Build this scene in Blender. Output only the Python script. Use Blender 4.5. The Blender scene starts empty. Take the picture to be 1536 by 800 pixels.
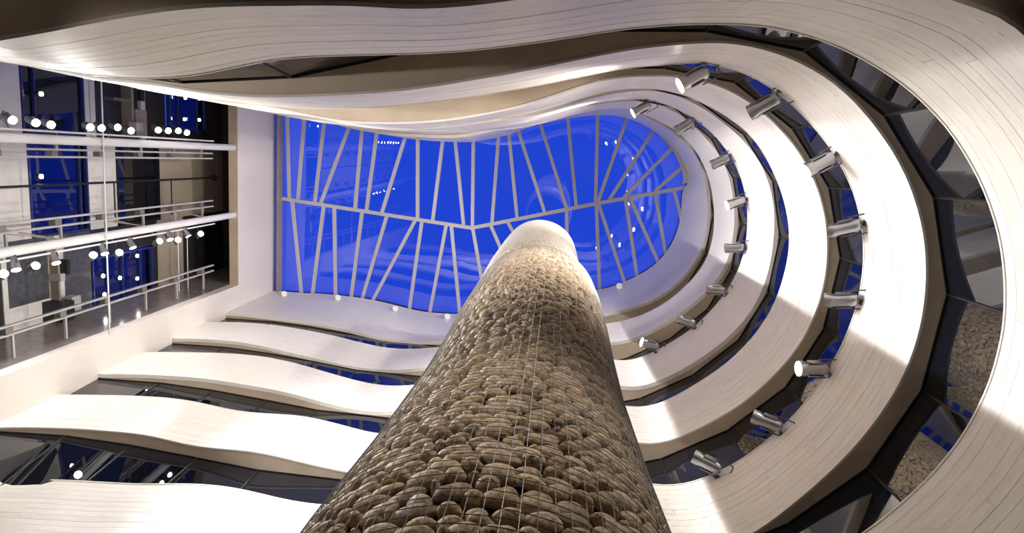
import bpy, bmesh, math, random
from mathutils import Vector, Matrix
random.seed(7)
PI = math.pi
SC = bpy.context.scene
COL = SC.collection

# ------------------------------------------------------------------ camera, sky, exposure
S = 3.7            # metres per plan unit (radius of the atrium's round end)
EYE = 1.2          # camera height above the floor
def P(x, y, h):    # plan units -> metres (h counted from the eye)
    return Vector((x * S, y * S, EYE + h * S))

cam_data = bpy.data.cameras.new('camera')
cam_data.sensor_width = 36.0
cam_data.lens = 950.0 / 1536.0 * 36.0
cam_data.clip_end = 500
cam = bpy.data.objects.new('camera', cam_data)
COL.objects.link(cam)
ROT = Matrix([[0.995115, -0.078077, 0.060421], [-0.067003, -0.983594, -0.167489], [0.072507, 0.162622, -0.984021]])
cam.matrix_world = Matrix.Translation((0, 0, EYE)) @ ROT.to_4x4()
SC.camera = cam

world = bpy.data.worlds.new('night_sky')
SC.world = world
world.use_nodes = True
bg = world.node_tree.nodes['Background']
bg.inputs['Color'].default_value = (0.014, 0.062, 0.70, 1)
bg.inputs['Strength'].default_value = 1.0

SC.view_settings.view_transform = 'Standard'
SC.view_settings.look = 'None'
SC.view_settings.gamma = 1.0
SC.view_settings.exposure = 0.0
SC.cycles.max_bounces = 10
SC.cycles.sample_clamp_indirect = 6.0
SC.cycles.caustics_refractive = False

# power of the lamps (W)
ROW_RIGHT = 1600.0      # mast spotlights aimed at the round end
ROW_TOP = 500.0        # mast spotlights aimed at the upper wall
ROW_BOTTOM = 145.0     # mast spotlights aimed at the lower wall
BAND_LAMP = 700.0       # floodlights on the balcony tops
FILL_LAMP = 380.0      # added floodlights, unseen under the lowest band, to fill the column's front
WARM = (1.0, 0.93, 0.84)
COOL = (1.0, 0.98, 0.96)

# ------------------------------------------------------------------ measured plan data (plan units)
PROFILE = {
 '0': ([0.002, -0.008, -0.021, -0.038, -0.058, -0.081, -0.107, -0.134, -0.161, -0.186, -0.21, -0.233, -0.252, -0.268, -0.28, -0.29, -0.299, -0.307, -0.311, -0.305, -0.286, -0.265, -0.242, -0.22, -0.201, -0.187, -0.178, -0.172, -0.166, -0.163, -0.163, -0.156, -0.142, -0.124, -0.104, -0.083, -0.065, -0.051, -0.041, -0.036, -0.032, -0.029, -0.023, -0.011, 0.002, -0.004, -0.011, -0.011, -0.01, -0.008, -0.006, -0.004, -0.003, -0.002, -0.0, -0.001, -0.002, -0.005, -0.008, -0.013, -0.018, -0.021, -0.021, -0.017, -0.012, -0.006, 0.003, 0.016, 0.029, 0.03, 0.02, 0.025, 0.045, 0.072, 0.098, 0.124, 0.15, 0.176, 0.202, 0.228, 0.254, 0.28, 0.306, 0.332, 0.359, 0.384, 0.405, 0.418, 0.423, 0.422, 0.416, 0.408, 0.398, 0.387, 0.377, 0.368, 0.359, 0.349, 0.339, 0.331, 0.324, 0.321, 0.32, 0.32, 0.322, 0.322, 0.32, 0.321, 0.325, 0.329],
       [0.002, -0.008, -0.021, -0.038, -0.058, -0.081, -0.107, -0.134, -0.161, -0.186, -0.21, -0.233, -0.252, -0.268, -0.28, -0.29, -0.299, -0.307, -0.313, -0.315, -0.311, -0.301, -0.282, -0.257, -0.233, -0.216, -0.205, -0.197, -0.189, -0.181, -0.171, -0.158, -0.142, -0.124, -0.104, -0.083, -0.065, -0.051, -0.041, -0.036, -0.032, -0.029, -0.026, -0.024, -0.021, -0.017, -0.014, -0.011, -0.01, -0.008, -0.006, -0.004, -0.003, -0.002, -0.0, -0.001, -0.002, -0.005, -0.008, -0.013, -0.018, -0.021, -0.021, -0.017, -0.012, -0.006, 0.003, 0.016, 0.029, 0.03, 0.02, 0.025, 0.045, 0.072, 0.098, 0.124, 0.15, 0.176, 0.202, 0.228, 0.254, 0.28, 0.306, 0.332, 0.359, 0.384, 0.405, 0.418, 0.423, 0.422, 0.416, 0.408, 0.398, 0.387, 0.377, 0.368, 0.359, 0.349, 0.339, 0.331, 0.324, 0.321, 0.32, 0.32, 0.322, 0.322, 0.32, 0.321, 0.325, 0.329]),
 '1': ([0.001, -0.009, -0.022, -0.039, -0.06, -0.083, -0.109, -0.136, -0.164, -0.19, -0.214, -0.237, -0.258, -0.274, -0.287, -0.297, -0.301, -0.303, -0.31, -0.319, -0.325, -0.328, -0.326, -0.32, -0.311, -0.301, -0.29, -0.277, -0.261, -0.242, -0.22, -0.198, -0.175, -0.15, -0.124, -0.098, -0.074, -0.054, -0.038, -0.026, -0.017, -0.011, -0.008, -0.007, -0.008, -0.012, -0.018, -0.023, -0.025, -0.027, -0.029, -0.031, -0.033, -0.035, -0.036, -0.036, -0.036, -0.036, -0.036, -0.036, -0.033, -0.027, -0.018, -0.004, 0.016, 0.043, 0.076, 0.103, 0.118, 0.116, 0.101, 0.101, 0.117, 0.138, 0.159, 0.18, 0.201, 0.222, 0.243, 0.264, 0.285, 0.306, 0.328, 0.349, 0.37, 0.39, 0.406, 0.412, 0.409, 0.4, 0.386, 0.373, 0.365, 0.364, 0.368, 0.378, 0.389, 0.399, 0.406, 0.411, 0.416, 0.421, 0.429, 0.438, 0.446, 0.445, 0.432, 0.417, 0.406, 0.398],
       [0.001, -0.01, -0.023, -0.04, -0.061, -0.084, -0.11, -0.138, -0.166, -0.192, -0.217, -0.24, -0.262, -0.279, -0.292, -0.302, -0.307, -0.309, -0.314, -0.32, -0.324, -0.324, -0.322, -0.316, -0.308, -0.298, -0.285, -0.269, -0.252, -0.233, -0.213, -0.191, -0.168, -0.144, -0.118, -0.092, -0.067, -0.046, -0.03, -0.017, -0.005, 0.005, 0.01, 0.008, 0.002, -0.004, -0.008, -0.01, -0.01, -0.009, -0.008, -0.009, -0.01, -0.012, -0.014, -0.016, -0.017, -0.018, -0.017, -0.013, -0.006, 0.003, 0.014, 0.029, 0.046, 0.066, 0.086, 0.105, 0.118, 0.116, 0.101, 0.101, 0.117, 0.138, 0.159, 0.18, 0.201, 0.222, 0.243, 0.264, 0.285, 0.306, 0.328, 0.349, 0.37, 0.39, 0.406, 0.412, 0.409, 0.4, 0.386, 0.373, 0.365, 0.364, 0.368, 0.378, 0.389, 0.399, 0.406, 0.411, 0.416, 0.421, 0.429, 0.438, 0.446, 0.445, 0.432, 0.417, 0.406, 0.398]),
 '2': ([0.0, -0.01, -0.023, -0.04, -0.061, -0.085, -0.111, -0.139, -0.167, -0.193, -0.218, -0.242, -0.263, -0.281, -0.295, -0.305, -0.31, -0.312, -0.318, -0.33, -0.344, -0.356, -0.364, -0.366, -0.362, -0.356, -0.347, -0.334, -0.318, -0.297, -0.273, -0.246, -0.215, -0.178, -0.138, -0.099, -0.066, -0.044, -0.031, -0.025, -0.02, -0.016, -0.013, -0.013, -0.015, -0.018, -0.02, -0.02, -0.02, -0.02, -0.02, -0.021, -0.022, -0.023, -0.023, -0.023, -0.022, -0.021, -0.02, -0.02, -0.021, -0.021, -0.018, -0.011, -0.003, 0.006, 0.02, 0.039, 0.06, 0.068, 0.06, 0.065, 0.085, 0.11, 0.136, 0.161, 0.186, 0.211, 0.237, 0.262, 0.287, 0.313, 0.338, 0.363, 0.389, 0.411, 0.422, 0.418, 0.406, 0.393, 0.378, 0.364, 0.353, 0.348, 0.349, 0.351, 0.348, 0.339, 0.324, 0.312, 0.306, 0.306, 0.308, 0.31, 0.314, 0.321, 0.328, 0.337, 0.347, 0.359],
       [0.0, -0.01, -0.023, -0.04, -0.061, -0.085, -0.111, -0.139, -0.167, -0.193, -0.218, -0.242, -0.263, -0.281, -0.295, -0.305, -0.31, -0.312, -0.318, -0.33, -0.344, -0.356, -0.363, -0.364, -0.361, -0.353, -0.342, -0.326, -0.306, -0.283, -0.259, -0.234, -0.207, -0.177, -0.143, -0.106, -0.073, -0.047, -0.031, -0.023, -0.021, -0.021, -0.023, -0.025, -0.024, -0.02, -0.016, -0.018, -0.023, -0.027, -0.028, -0.027, -0.025, -0.023, -0.023, -0.025, -0.026, -0.025, -0.023, -0.022, -0.022, -0.02, -0.017, -0.013, -0.006, 0.006, 0.023, 0.046, 0.067, 0.074, 0.065, 0.069, 0.089, 0.114, 0.139, 0.164, 0.189, 0.214, 0.239, 0.264, 0.289, 0.314, 0.339, 0.364, 0.389, 0.412, 0.424, 0.42, 0.405, 0.387, 0.371, 0.358, 0.352, 0.353, 0.356, 0.358, 0.357, 0.349, 0.337, 0.324, 0.315, 0.311, 0.311, 0.315, 0.32, 0.327, 0.335, 0.343, 0.351, 0.359]),
 '3': ([-0.001, -0.011, -0.024, -0.042, -0.063, -0.087, -0.113, -0.142, -0.17, -0.197, -0.223, -0.248, -0.27, -0.289, -0.304, -0.317, -0.324, -0.327, -0.332, -0.337, -0.339, -0.34, -0.339, -0.335, -0.329, -0.323, -0.315, -0.302, -0.284, -0.265, -0.245, -0.225, -0.2, -0.169, -0.133, -0.096, -0.061, -0.032, -0.01, 0.005, 0.014, 0.017, 0.016, 0.013, 0.011, 0.01, 0.015, 0.021, 0.027, 0.029, 0.028, 0.024, 0.018, 0.012, 0.007, 0.007, 0.009, 0.012, 0.014, 0.015, 0.014, 0.011, 0.009, 0.01, 0.014, 0.023, 0.036, 0.053, 0.07, 0.074, 0.064, 0.068, 0.086, 0.11, 0.134, 0.158, 0.181, 0.205, 0.229, 0.253, 0.277, 0.301, 0.324, 0.348, 0.372, 0.395, 0.416, 0.431, 0.438, 0.436, 0.427, 0.412, 0.395, 0.376, 0.359, 0.344, 0.333, 0.325, 0.317, 0.31, 0.304, 0.3, 0.3, 0.302, 0.305, 0.309, 0.315, 0.322, 0.33, 0.34],
       [-0.001, -0.011, -0.024, -0.042, -0.063, -0.087, -0.113, -0.142, -0.17, -0.197, -0.223, -0.248, -0.27, -0.289, -0.304, -0.317, -0.324, -0.327, -0.332, -0.337, -0.339, -0.34, -0.339, -0.335, -0.329, -0.323, -0.315, -0.302, -0.285, -0.266, -0.243, -0.215, -0.185, -0.151, -0.116, -0.081, -0.05, -0.025, -0.008, 0.004, 0.012, 0.018, 0.019, 0.017, 0.015, 0.016, 0.018, 0.017, 0.015, 0.013, 0.01, 0.005, 0.0, -0.004, -0.007, -0.008, -0.009, -0.01, -0.014, -0.017, -0.02, -0.02, -0.018, -0.013, -0.007, 0.002, 0.015, 0.034, 0.053, 0.059, 0.05, 0.054, 0.073, 0.098, 0.123, 0.148, 0.172, 0.197, 0.222, 0.246, 0.271, 0.296, 0.32, 0.345, 0.37, 0.394, 0.416, 0.433, 0.442, 0.443, 0.435, 0.422, 0.404, 0.384, 0.363, 0.343, 0.324, 0.309, 0.297, 0.289, 0.285, 0.285, 0.288, 0.292, 0.298, 0.305, 0.312, 0.32, 0.328, 0.337]),
 '4': ([0.0, -0.011, -0.024, -0.041, -0.062, -0.086, -0.112, -0.14, -0.168, -0.195, -0.22, -0.244, -0.266, -0.284, -0.299, -0.31, -0.316, -0.318, -0.321, -0.324, -0.325, -0.323, -0.319, -0.311, -0.3, -0.289, -0.279, -0.266, -0.25, -0.234, -0.216, -0.193, -0.165, -0.133, -0.099, -0.066, -0.037, -0.011, 0.008, 0.021, 0.032, 0.041, 0.047, 0.048, 0.042, 0.034, 0.029, 0.028, 0.027, 0.024, 0.017, 0.009, 0.003, -0.001, -0.003, -0.004, -0.003, -0.003, -0.008, -0.017, -0.029, -0.04, -0.048, -0.052, -0.05, -0.043, -0.033, -0.018, -0.002, 0.01, 0.015, 0.029, 0.051, 0.075, 0.1, 0.125, 0.15, 0.175, 0.2, 0.224, 0.249, 0.274, 0.299, 0.324, 0.349, 0.373, 0.395, 0.414, 0.43, 0.441, 0.448, 0.45, 0.446, 0.437, 0.426, 0.412, 0.397, 0.382, 0.367, 0.352, 0.338, 0.325, 0.315, 0.307, 0.305, 0.305, 0.307, 0.311, 0.318, 0.327],
       [0.0, -0.011, -0.024, -0.041, -0.062, -0.086, -0.112, -0.14, -0.168, -0.195, -0.22, -0.244, -0.266, -0.284, -0.299, -0.31, -0.316, -0.318, -0.321, -0.324, -0.325, -0.323, -0.319, -0.311, -0.3, -0.289, -0.279, -0.266, -0.25, -0.234, -0.216, -0.193, -0.165, -0.133, -0.099, -0.066, -0.037, -0.011, 0.008, 0.019, 0.019, 0.008, 0.0, -0.002, -0.0, 0.002, 0.002, -0.001, -0.006, -0.013, -0.02, -0.025, -0.029, -0.031, -0.029, -0.025, -0.021, -0.018, -0.019, -0.024, -0.032, -0.039, -0.042, -0.042, -0.042, -0.039, -0.035, -0.029, -0.021, -0.01, 0.005, 0.025, 0.048, 0.071, 0.095, 0.118, 0.142, 0.165, 0.189, 0.213, 0.236, 0.26, 0.283, 0.307, 0.33, 0.353, 0.375, 0.394, 0.408, 0.418, 0.423, 0.422, 0.414, 0.4, 0.385, 0.368, 0.351, 0.338, 0.327, 0.316, 0.307, 0.299, 0.293, 0.29, 0.288, 0.289, 0.293, 0.3, 0.309, 0.317]),
 'T': ([-0.003, -0.014, -0.028, -0.046, -0.068, -0.093, -0.12, -0.15, -0.18, -0.209, -0.237, -0.264, -0.29, -0.309, -0.324, -0.334, -0.342, -0.348, -0.352, -0.354, -0.353, -0.351, -0.347, -0.34, -0.328, -0.31, -0.286, -0.258, -0.225, -0.184, -0.14, -0.101, -0.07, -0.043, -0.018, 0.006, 0.027, 0.044, 0.056, 0.061, 0.055, 0.04, 0.029, 0.025, 0.025, 0.028, 0.033, 0.034, 0.031, 0.026, 0.019, 0.01, 0.001, -0.004, -0.006, -0.004, -0.001, -0.001, -0.004, -0.01, -0.015, -0.017, -0.02, -0.023, -0.027, -0.032, -0.037, -0.037, -0.029, -0.016, 0.001, 0.024, 0.05, 0.077, 0.103, 0.13, 0.156, 0.183, 0.209, 0.236, 0.262, 0.289, 0.315, 0.342, 0.368, 0.394, 0.416, 0.434, 0.447, 0.455, 0.458, 0.456, 0.448, 0.436, 0.422, 0.407, 0.39, 0.376, 0.363, 0.352, 0.344, 0.338, 0.332, 0.328, 0.324, 0.321, 0.318, 0.316, 0.316, 0.316],
       [-0.003, -0.014, -0.028, -0.046, -0.068, -0.093, -0.12, -0.15, -0.18, -0.209, -0.237, -0.264, -0.29, -0.309, -0.324, -0.334, -0.342, -0.348, -0.352, -0.354, -0.353, -0.351, -0.347, -0.34, -0.328, -0.31, -0.286, -0.258, -0.225, -0.184, -0.14, -0.101, -0.07, -0.043, -0.018, 0.006, 0.027, 0.044, 0.056, 0.063, 0.068, 0.069, 0.07, 0.07, 0.07, 0.076, 0.087, 0.096, 0.099, 0.099, 0.097, 0.08, -0.01, -0.033, -0.04, -0.041, -0.041, -0.041, -0.041, -0.042, -0.045, -0.049, -0.054, -0.06, -0.066, -0.067, -0.064, -0.057, -0.045, -0.032, -0.014, 0.009, 0.035, 0.062, 0.089, 0.116, 0.143, 0.17, 0.197, 0.224, 0.251, 0.278, 0.305, 0.332, 0.359, 0.386, 0.407, 0.42, 0.423, 0.423, 0.421, 0.415, 0.402, 0.386, 0.368, 0.352, 0.337, 0.325, 0.316, 0.309, 0.305, 0.302, 0.301, 0.301, 0.304, 0.307, 0.31, 0.311, 0.311, 0.311]),
}
RIDGE = [[-3.386, 0.658], [-3.311, 0.664], [-0.972, 0.849], [0.479, 0.452], [1.508, 0.186], [1.596, 0.165]]
UPPER_BARS = [[[-3.253, -0.349], [-3.223, 0.662]], [[-3.043, -0.331], [-3.116, 0.671]], [[-2.801, -0.3], [-2.907, 0.685]], [[-2.503, -0.234], [-2.833, 0.686]], [[-2.344, -0.237], [-2.407, 0.728]], [[-2.16, -0.241], [-2.268, 0.743]], [[-1.826, -0.159], [-2.076, 0.747]], [[-1.673, -0.142], [-1.638, 0.787]], [[-1.377, -0.138], [-1.453, 0.797]], [[-1.224, -0.148], [-1.077, 0.817]], [[-1.013, -0.162], [-0.968, 0.841]], [[-0.721, -0.23], [-0.736, 0.782]], [[-0.6, -0.268], [-0.441, 0.688]], [[-0.495, -0.324], [-0.117, 0.604]], [[-0.244, -0.415], [0.136, 0.531]], [[0.064, -0.502], [0.247, 0.505]], [[0.404, -0.553], [0.469, 0.448]], [[0.735, -0.536], [0.497, 0.435]], [[1.042, -0.407], [0.625, 0.395]], [[1.284, -0.244], [0.791, 0.355]], [[1.416, -0.028], [1.141, 0.258]]]
LOWER_BARS = [[[-3.187, 0.692], [-3.056, 1.809]], [[-2.794, 0.703], [-2.911, 1.805]], [[-2.665, 0.734], [-2.622, 1.79]], [[-2.32, 0.753], [-2.421, 1.803]], [[-2.014, 0.783], [-2.279, 1.804]], [[-1.665, 0.809], [-2.145, 1.823]], [[-1.584, 0.815], [-1.686, 1.888]], [[-1.285, 0.833], [-1.431, 1.917]], [[-1.225, 0.836], [-1.074, 1.826]], [[-0.964, 0.849], [-0.857, 1.3]], [[-0.755, 0.793], [-0.624, 1.044]], [[-0.55, 0.746], [-0.481, 0.852]], [[0.133, 0.544], [0.169, 0.867]], [[0.479, 0.459], [0.606, 1.458]], [[0.506, 0.457], [0.889, 1.346]], [[0.81, 0.364], [1.029, 1.254]], [[0.863, 0.36], [1.241, 1.046]], [[1.143, 0.281], [1.324, 0.925]], [[1.353, 0.224], [1.451, 0.489]]]

U0, DU = -3.9, 0.1
HB = {'0': 1.58, '1': 2.53, '2': 3.48, '3': 4.43, '4': 5.38, 'T': 6.33}
HT = {'0': 2.13, '1': 3.08, '2': 4.03, '3': 4.98, '4': 5.93, 'T': 7.45}
H_SKY = 7.45
CX = CY = 0.5
GLAZING = [(-3.9, -.15), (-3.45, -.2), (-3.0, -.26), (-2.5, -.30), (-2.03, -.29), (-1.58, -.24), (-1.15, -.13),
           (-.78, -.05), (-.4, 0.), (.01, .02), (.37, .04), (.75, .03), (1.11, .04), (1.48, .05), (1.86, .06),
           (2.22, .08), (2.59, .10), (2.95, .17), (3.31, .27), (3.74, .37), (4.24, .45), (4.76, .48), (5.31, .47),
           (5.7, .43), (6.12, .39), (6.54, .37), (7.04, .38)]

def plan(u, v):
    """plan position of a point that lies at u along the stadium outline, v outside it"""
    if u < 0: return (CX + u, CY - 1 - v)
    if u > PI: return (CX - (u - PI), CY + 1 + v)
    a = u - PI / 2
    return (CX + (1 + v) * math.cos(a), CY + (1 + v) * math.sin(a))

def lerp_list(arr, u):
    t = (u - U0) / DU
    i = max(0, min(len(arr) - 2, int(math.floor(t))))
    f = t - i
    # Catmull-Rom so that the bands are smooth
    p0 = arr[max(0, i - 1)]; p1 = arr[i]; p2 = arr[i + 1]; p3 = arr[min(len(arr) - 1, i + 2)]
    f = max(0.0, min(1.0, f))
    return p1 + 0.5 * f * (p2 - p0 + f * (2 * p0 - 5 * p1 + 4 * p2 - p3 + f * (3 * (p1 - p2) + p3 - p0)))

def vb(k, u): return lerp_list(PROFILE[k][0], u)
def vt(k, u): return lerp_list(PROFILE[k][1], u)
def face_pt(k, u, t, off=0.0):
    """point of a band's face: t = 0 at its lower edge, 1 at its upper edge"""
    v = vb(k, u) * (1 - t) + vt(k, u) * t + off
    x, y = plan(u, v)
    return P(x, y, HB[k] * (1 - t) + HT[k] * t)
U_END = PI + 3.9
def urange(a, b, step):
    n = max(1, int(round((b - a) / step)))
    return [a + (b - a) * i / n for i in range(n + 1)]

# ------------------------------------------------------------------ materials
def mat(name, base=(.8, .8, .8), rough=.5, metal=0.0, spec=.5, ior=None, emit=None, strength=0.0):
    m = bpy.data.materials.new(name); m.use_nodes = True
    b = m.node_tree.nodes['Principled BSDF']
    b.inputs['Base Color'].default_value = (*base, 1)
    b.inputs['Roughness'].default_value = rough
    b.inputs['Metallic'].default_value = metal
    b.inputs['Specular IOR Level'].default_value = spec
    if ior: b.inputs['IOR'].default_value = ior
    if emit:
        b.inputs['Emission Color'].default_value = (*emit, 1)
        b.inputs['Emission Strength'].default_value = strength
    return m
def nd(m, t, **kw):
    n = m.node_tree.nodes.new(t)
    for k, v in kw.items():
        if k in n.inputs: n.inputs[k].default_value = v
        else: setattr(n, k, v)
    return n
def ln(m, a, ao, b, bi): m.node_tree.links.new(a.outputs[ao], b.inputs[bi])

def noise_tint(m, c1, c2, scale, stretch=(1, 1, 1), detail=4, rand=None, bump=0.0, lo=.35, hi=.65, dist=.02):
    """mix of two colours by noise in object space; rand shifts each piece by its own random number"""
    b = m.node_tree.nodes['Principled BSDF']
    tc = nd(m, 'ShaderNodeTexCoord'); mp = nd(m, 'ShaderNodeMapping'); mp.inputs['Scale'].default_value = stretch
    nz = nd(m, 'ShaderNodeTexNoise', Scale=scale, Detail=detail)
    rp = nd(m, 'ShaderNodeValToRGB'); rp.color_ramp.elements[0].position = lo; rp.color_ramp.elements[1].position = hi
    rp.color_ramp.elements[0].color = (*c1, 1); rp.color_ramp.elements[1].color = (*c2, 1)
    ln(m, tc, 'Object', mp, 'Vector'); ln(m, mp, 'Vector', nz, 'Vector'); ln(m, nz, 'Fac', rp, 'Fac')
    last, so = rp, 'Color'
    if rand:
        r = nd(m, 'ShaderNodeObjectInfo') if rand[0] == 'object' else nd(m, 'ShaderNodeNewGeometry')
        ro = 'Random' if rand[0] == 'object' else 'Random Per Island'
        r2 = nd(m, 'ShaderNodeValToRGB'); el = r2.color_ramp.elements
        cols = rand[1]
        el[0].color = (*cols[0], 1); el[1].color = (*cols[-1], 1)
        for i, c in enumerate(cols[1:-1], 1):
            e = el.new(i / (len(cols) - 1)); e.color = (*c, 1)
        ln(m, r, ro, r2, 'Fac')
        mx = nd(m, 'ShaderNodeMix', data_type='RGBA', blend_type='MULTIPLY'); mx.inputs[0].default_value = 1.0
        m.node_tree.links.new(rp.outputs['Color'], mx.inputs[6]); m.node_tree.links.new(r2.outputs['Color'], mx.inputs[7])
        m.node_tree.links.new(mx.outputs[2], b.inputs['Base Color'])
    else:
        ln(m, last, so, b, 'Base Color')
    if bump:
        bp = nd(m, 'ShaderNodeBump', Strength=bump, Distance=dist)
        ln(m, nz, 'Fac', bp, 'Height'); ln(m, bp, 'Normal', b, 'Normal')
    return m

M = {}
W1, W2 = (.74, .70, .65), (.82, .78, .73)
M['board'] = noise_tint(mat('pale_maple_board', rough=.36, spec=.5), W1, W2, 3.0, (1, 1, 6), 5,
                        ('object', [(.93, .92, .91), (1, 1, 1), (.97, .955, .93)]))
M['cladding'] = noise_tint(mat('pale_maple_cladding', rough=.36, spec=.5), W1, W2, 3.0, (1, 1, 6), 5)
M['joint'] = mat('brown_joint', (.52, .43, .34), .8)
M['soffit'] = noise_tint(mat('tan_soffit_panel', rough=.55, spec=.3), (.50, .40, .30), (.56, .455, .35), 2.0)
M['wall'] = noise_tint(mat('white_wall_panel', rough=.5, spec=.35), (.70, .645, .60), (.76, .71, .67), 5.0, (1, 8, .3), 3)
M['glass'] = mat('dark_reflective_glass', (.004, .005, .010), .015, 0, .5, 1.68)
M['mullion'] = mat('black_metal_mullion', (.015, .014, .014), .4, .3)
M['slab'] = mat('dark_slab_edge', (.05, .045, .04), .8)
M['bar'] = mat('grey_steel_bar', (.50, .49, .50), .45, 0, .4)
M['whitemetal'] = mat('white_painted_steel', (.78, .78, .80), .3, 0, .5)
M['greymetal'] = mat('grey_bracket', (.22, .20, .17), .5, .4)
M['railmetal'] = mat('grey_white_rail', (.46, .45, .44), .4, .1)
M['tan'] = mat('tan_steel', (.32, .27, .22), .5, .2)
M['dark'] = mat('dark_panel', (.020, .019, .022), .35)
M['slate'] = noise_tint(mat('slate_panel', rough=.4), (.045, .047, .056), (.08, .08, .09), 6)
M['stone'] = noise_tint(mat('polished_grey_stone', rough=.16, spec=.5), (.24, .21, .19), (.30, .265, .24), 4)
M['backwall'] = noise_tint(mat('pale_grey_panel', rough=.5), (.60, .58, .56), (.66, .64, .62), 3)
M['beige'] = noise_tint(mat('beige_panel', rough=.6), (.30, .25, .20), (.34, .29, .235), 30, (1, 1, 1), 2)
M['brown'] = mat('dark_brown_ceiling', (.045, .028, .02), .7)
M['floor'] = noise_tint(mat('dark_floor', rough=.5), (.06, .04, .03), (.08, .055, .04), 1.5)  # floor out of view, darkened so less light bounces up
M['chrome'] = mat('brushed_aluminium', (.40, .40, .42), .28, .75)
M['lampgrey'] = mat('lamp_grey', (.12, .115, .11), .4, .6)
M['black'] = mat('black_metal', (.012, .012, .012), .5)
M['wire'] = mat('galvanised_steel_wire', (.20, .19, .185), .6, .25)
M['brightwire'] = mat('bright_steel_wire', (.30, .29, .28), .55, .3)
M['core'] = mat('gap_shade_core', (.008, .006, .005), .95)  # black stands in for deep shade in the gaps between pebbles
M['lens'] = mat('glowing_lens', (1, 1, 1), .3, emit=(1, .95, .86), strength=22.0)
M['softlens'] = mat('glowing_soft_lens', (1, 1, 1), .3, emit=(1, .95, .88), strength=5.0)
M['cone'] = mat('white_lamp_shade', (.85, .85, .85), .4, emit=(1, .97, .94), strength=.15)
STONES = [(.42, .38, .36), (1, .98, .92), (.66, .56, .45), (.98, .88, .72), (.50, .44, .39), (1.15, 1.08, .97), (.74, .64, .54), (.9, .86, .82), (.58, .47, .36)]
M['pebble'] = noise_tint(mat('river_pebble', rough=.6, spec=.35), (.30, .235, .165), (.60, .49, .365), 3.2, (1, 1, 1), 8,
                         ('object', STONES), .25)
M['pebbles'] = noise_tint(mat('river_pebble_fill', rough=.6, spec=.35), (.30, .235, .165), (.60, .49, .365), 28, (1, 1, 1), 6,
                          ('island', STONES), .2)

def thin_glass(name, ior, tint):
    m = bpy.data.materials.new(name); m.use_nodes = True
    t = m.node_tree; t.nodes.clear()
    out = nd(m, 'ShaderNodeOutputMaterial'); mx = nd(m, 'ShaderNodeMixShader')
    tr = nd(m, 'ShaderNodeBsdfTransparent'); tr.inputs['Color'].default_value = (*tint, 1)
    gl = nd(m, 'ShaderNodeBsdfGlossy', Roughness=0.0); gl.inputs['Color'].default_value = (1, 1, 1, 1)
    fr = nd(m, 'ShaderNodeFresnel'); ge = nd(m, 'ShaderNodeNewGeometry')   # a thin pane mirrors alike from both sides
    mi = nd(m, 'ShaderNodeMix', data_type='FLOAT'); mi.inputs[2].default_value = ior; mi.inputs[3].default_value = 1 / ior
    ln(m, ge, 'Backfacing', mi, 0); m.node_tree.links.new(mi.outputs[0], fr.inputs['IOR'])
    ln(m, fr, 'Fac', mx, 0); ln(m, tr, 'BSDF', mx, 1); ln(m, gl, 'BSDF', mx, 2); ln(m, mx, 'Shader', out, 'Surface')
    return m
M['skyglass'] = thin_glass('skylight_glass', 1.9, (1, 1, 1))
M['blueglass'] = thin_glass('tinted_window_glass', 1.6, (.30, .30, .36))

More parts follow.
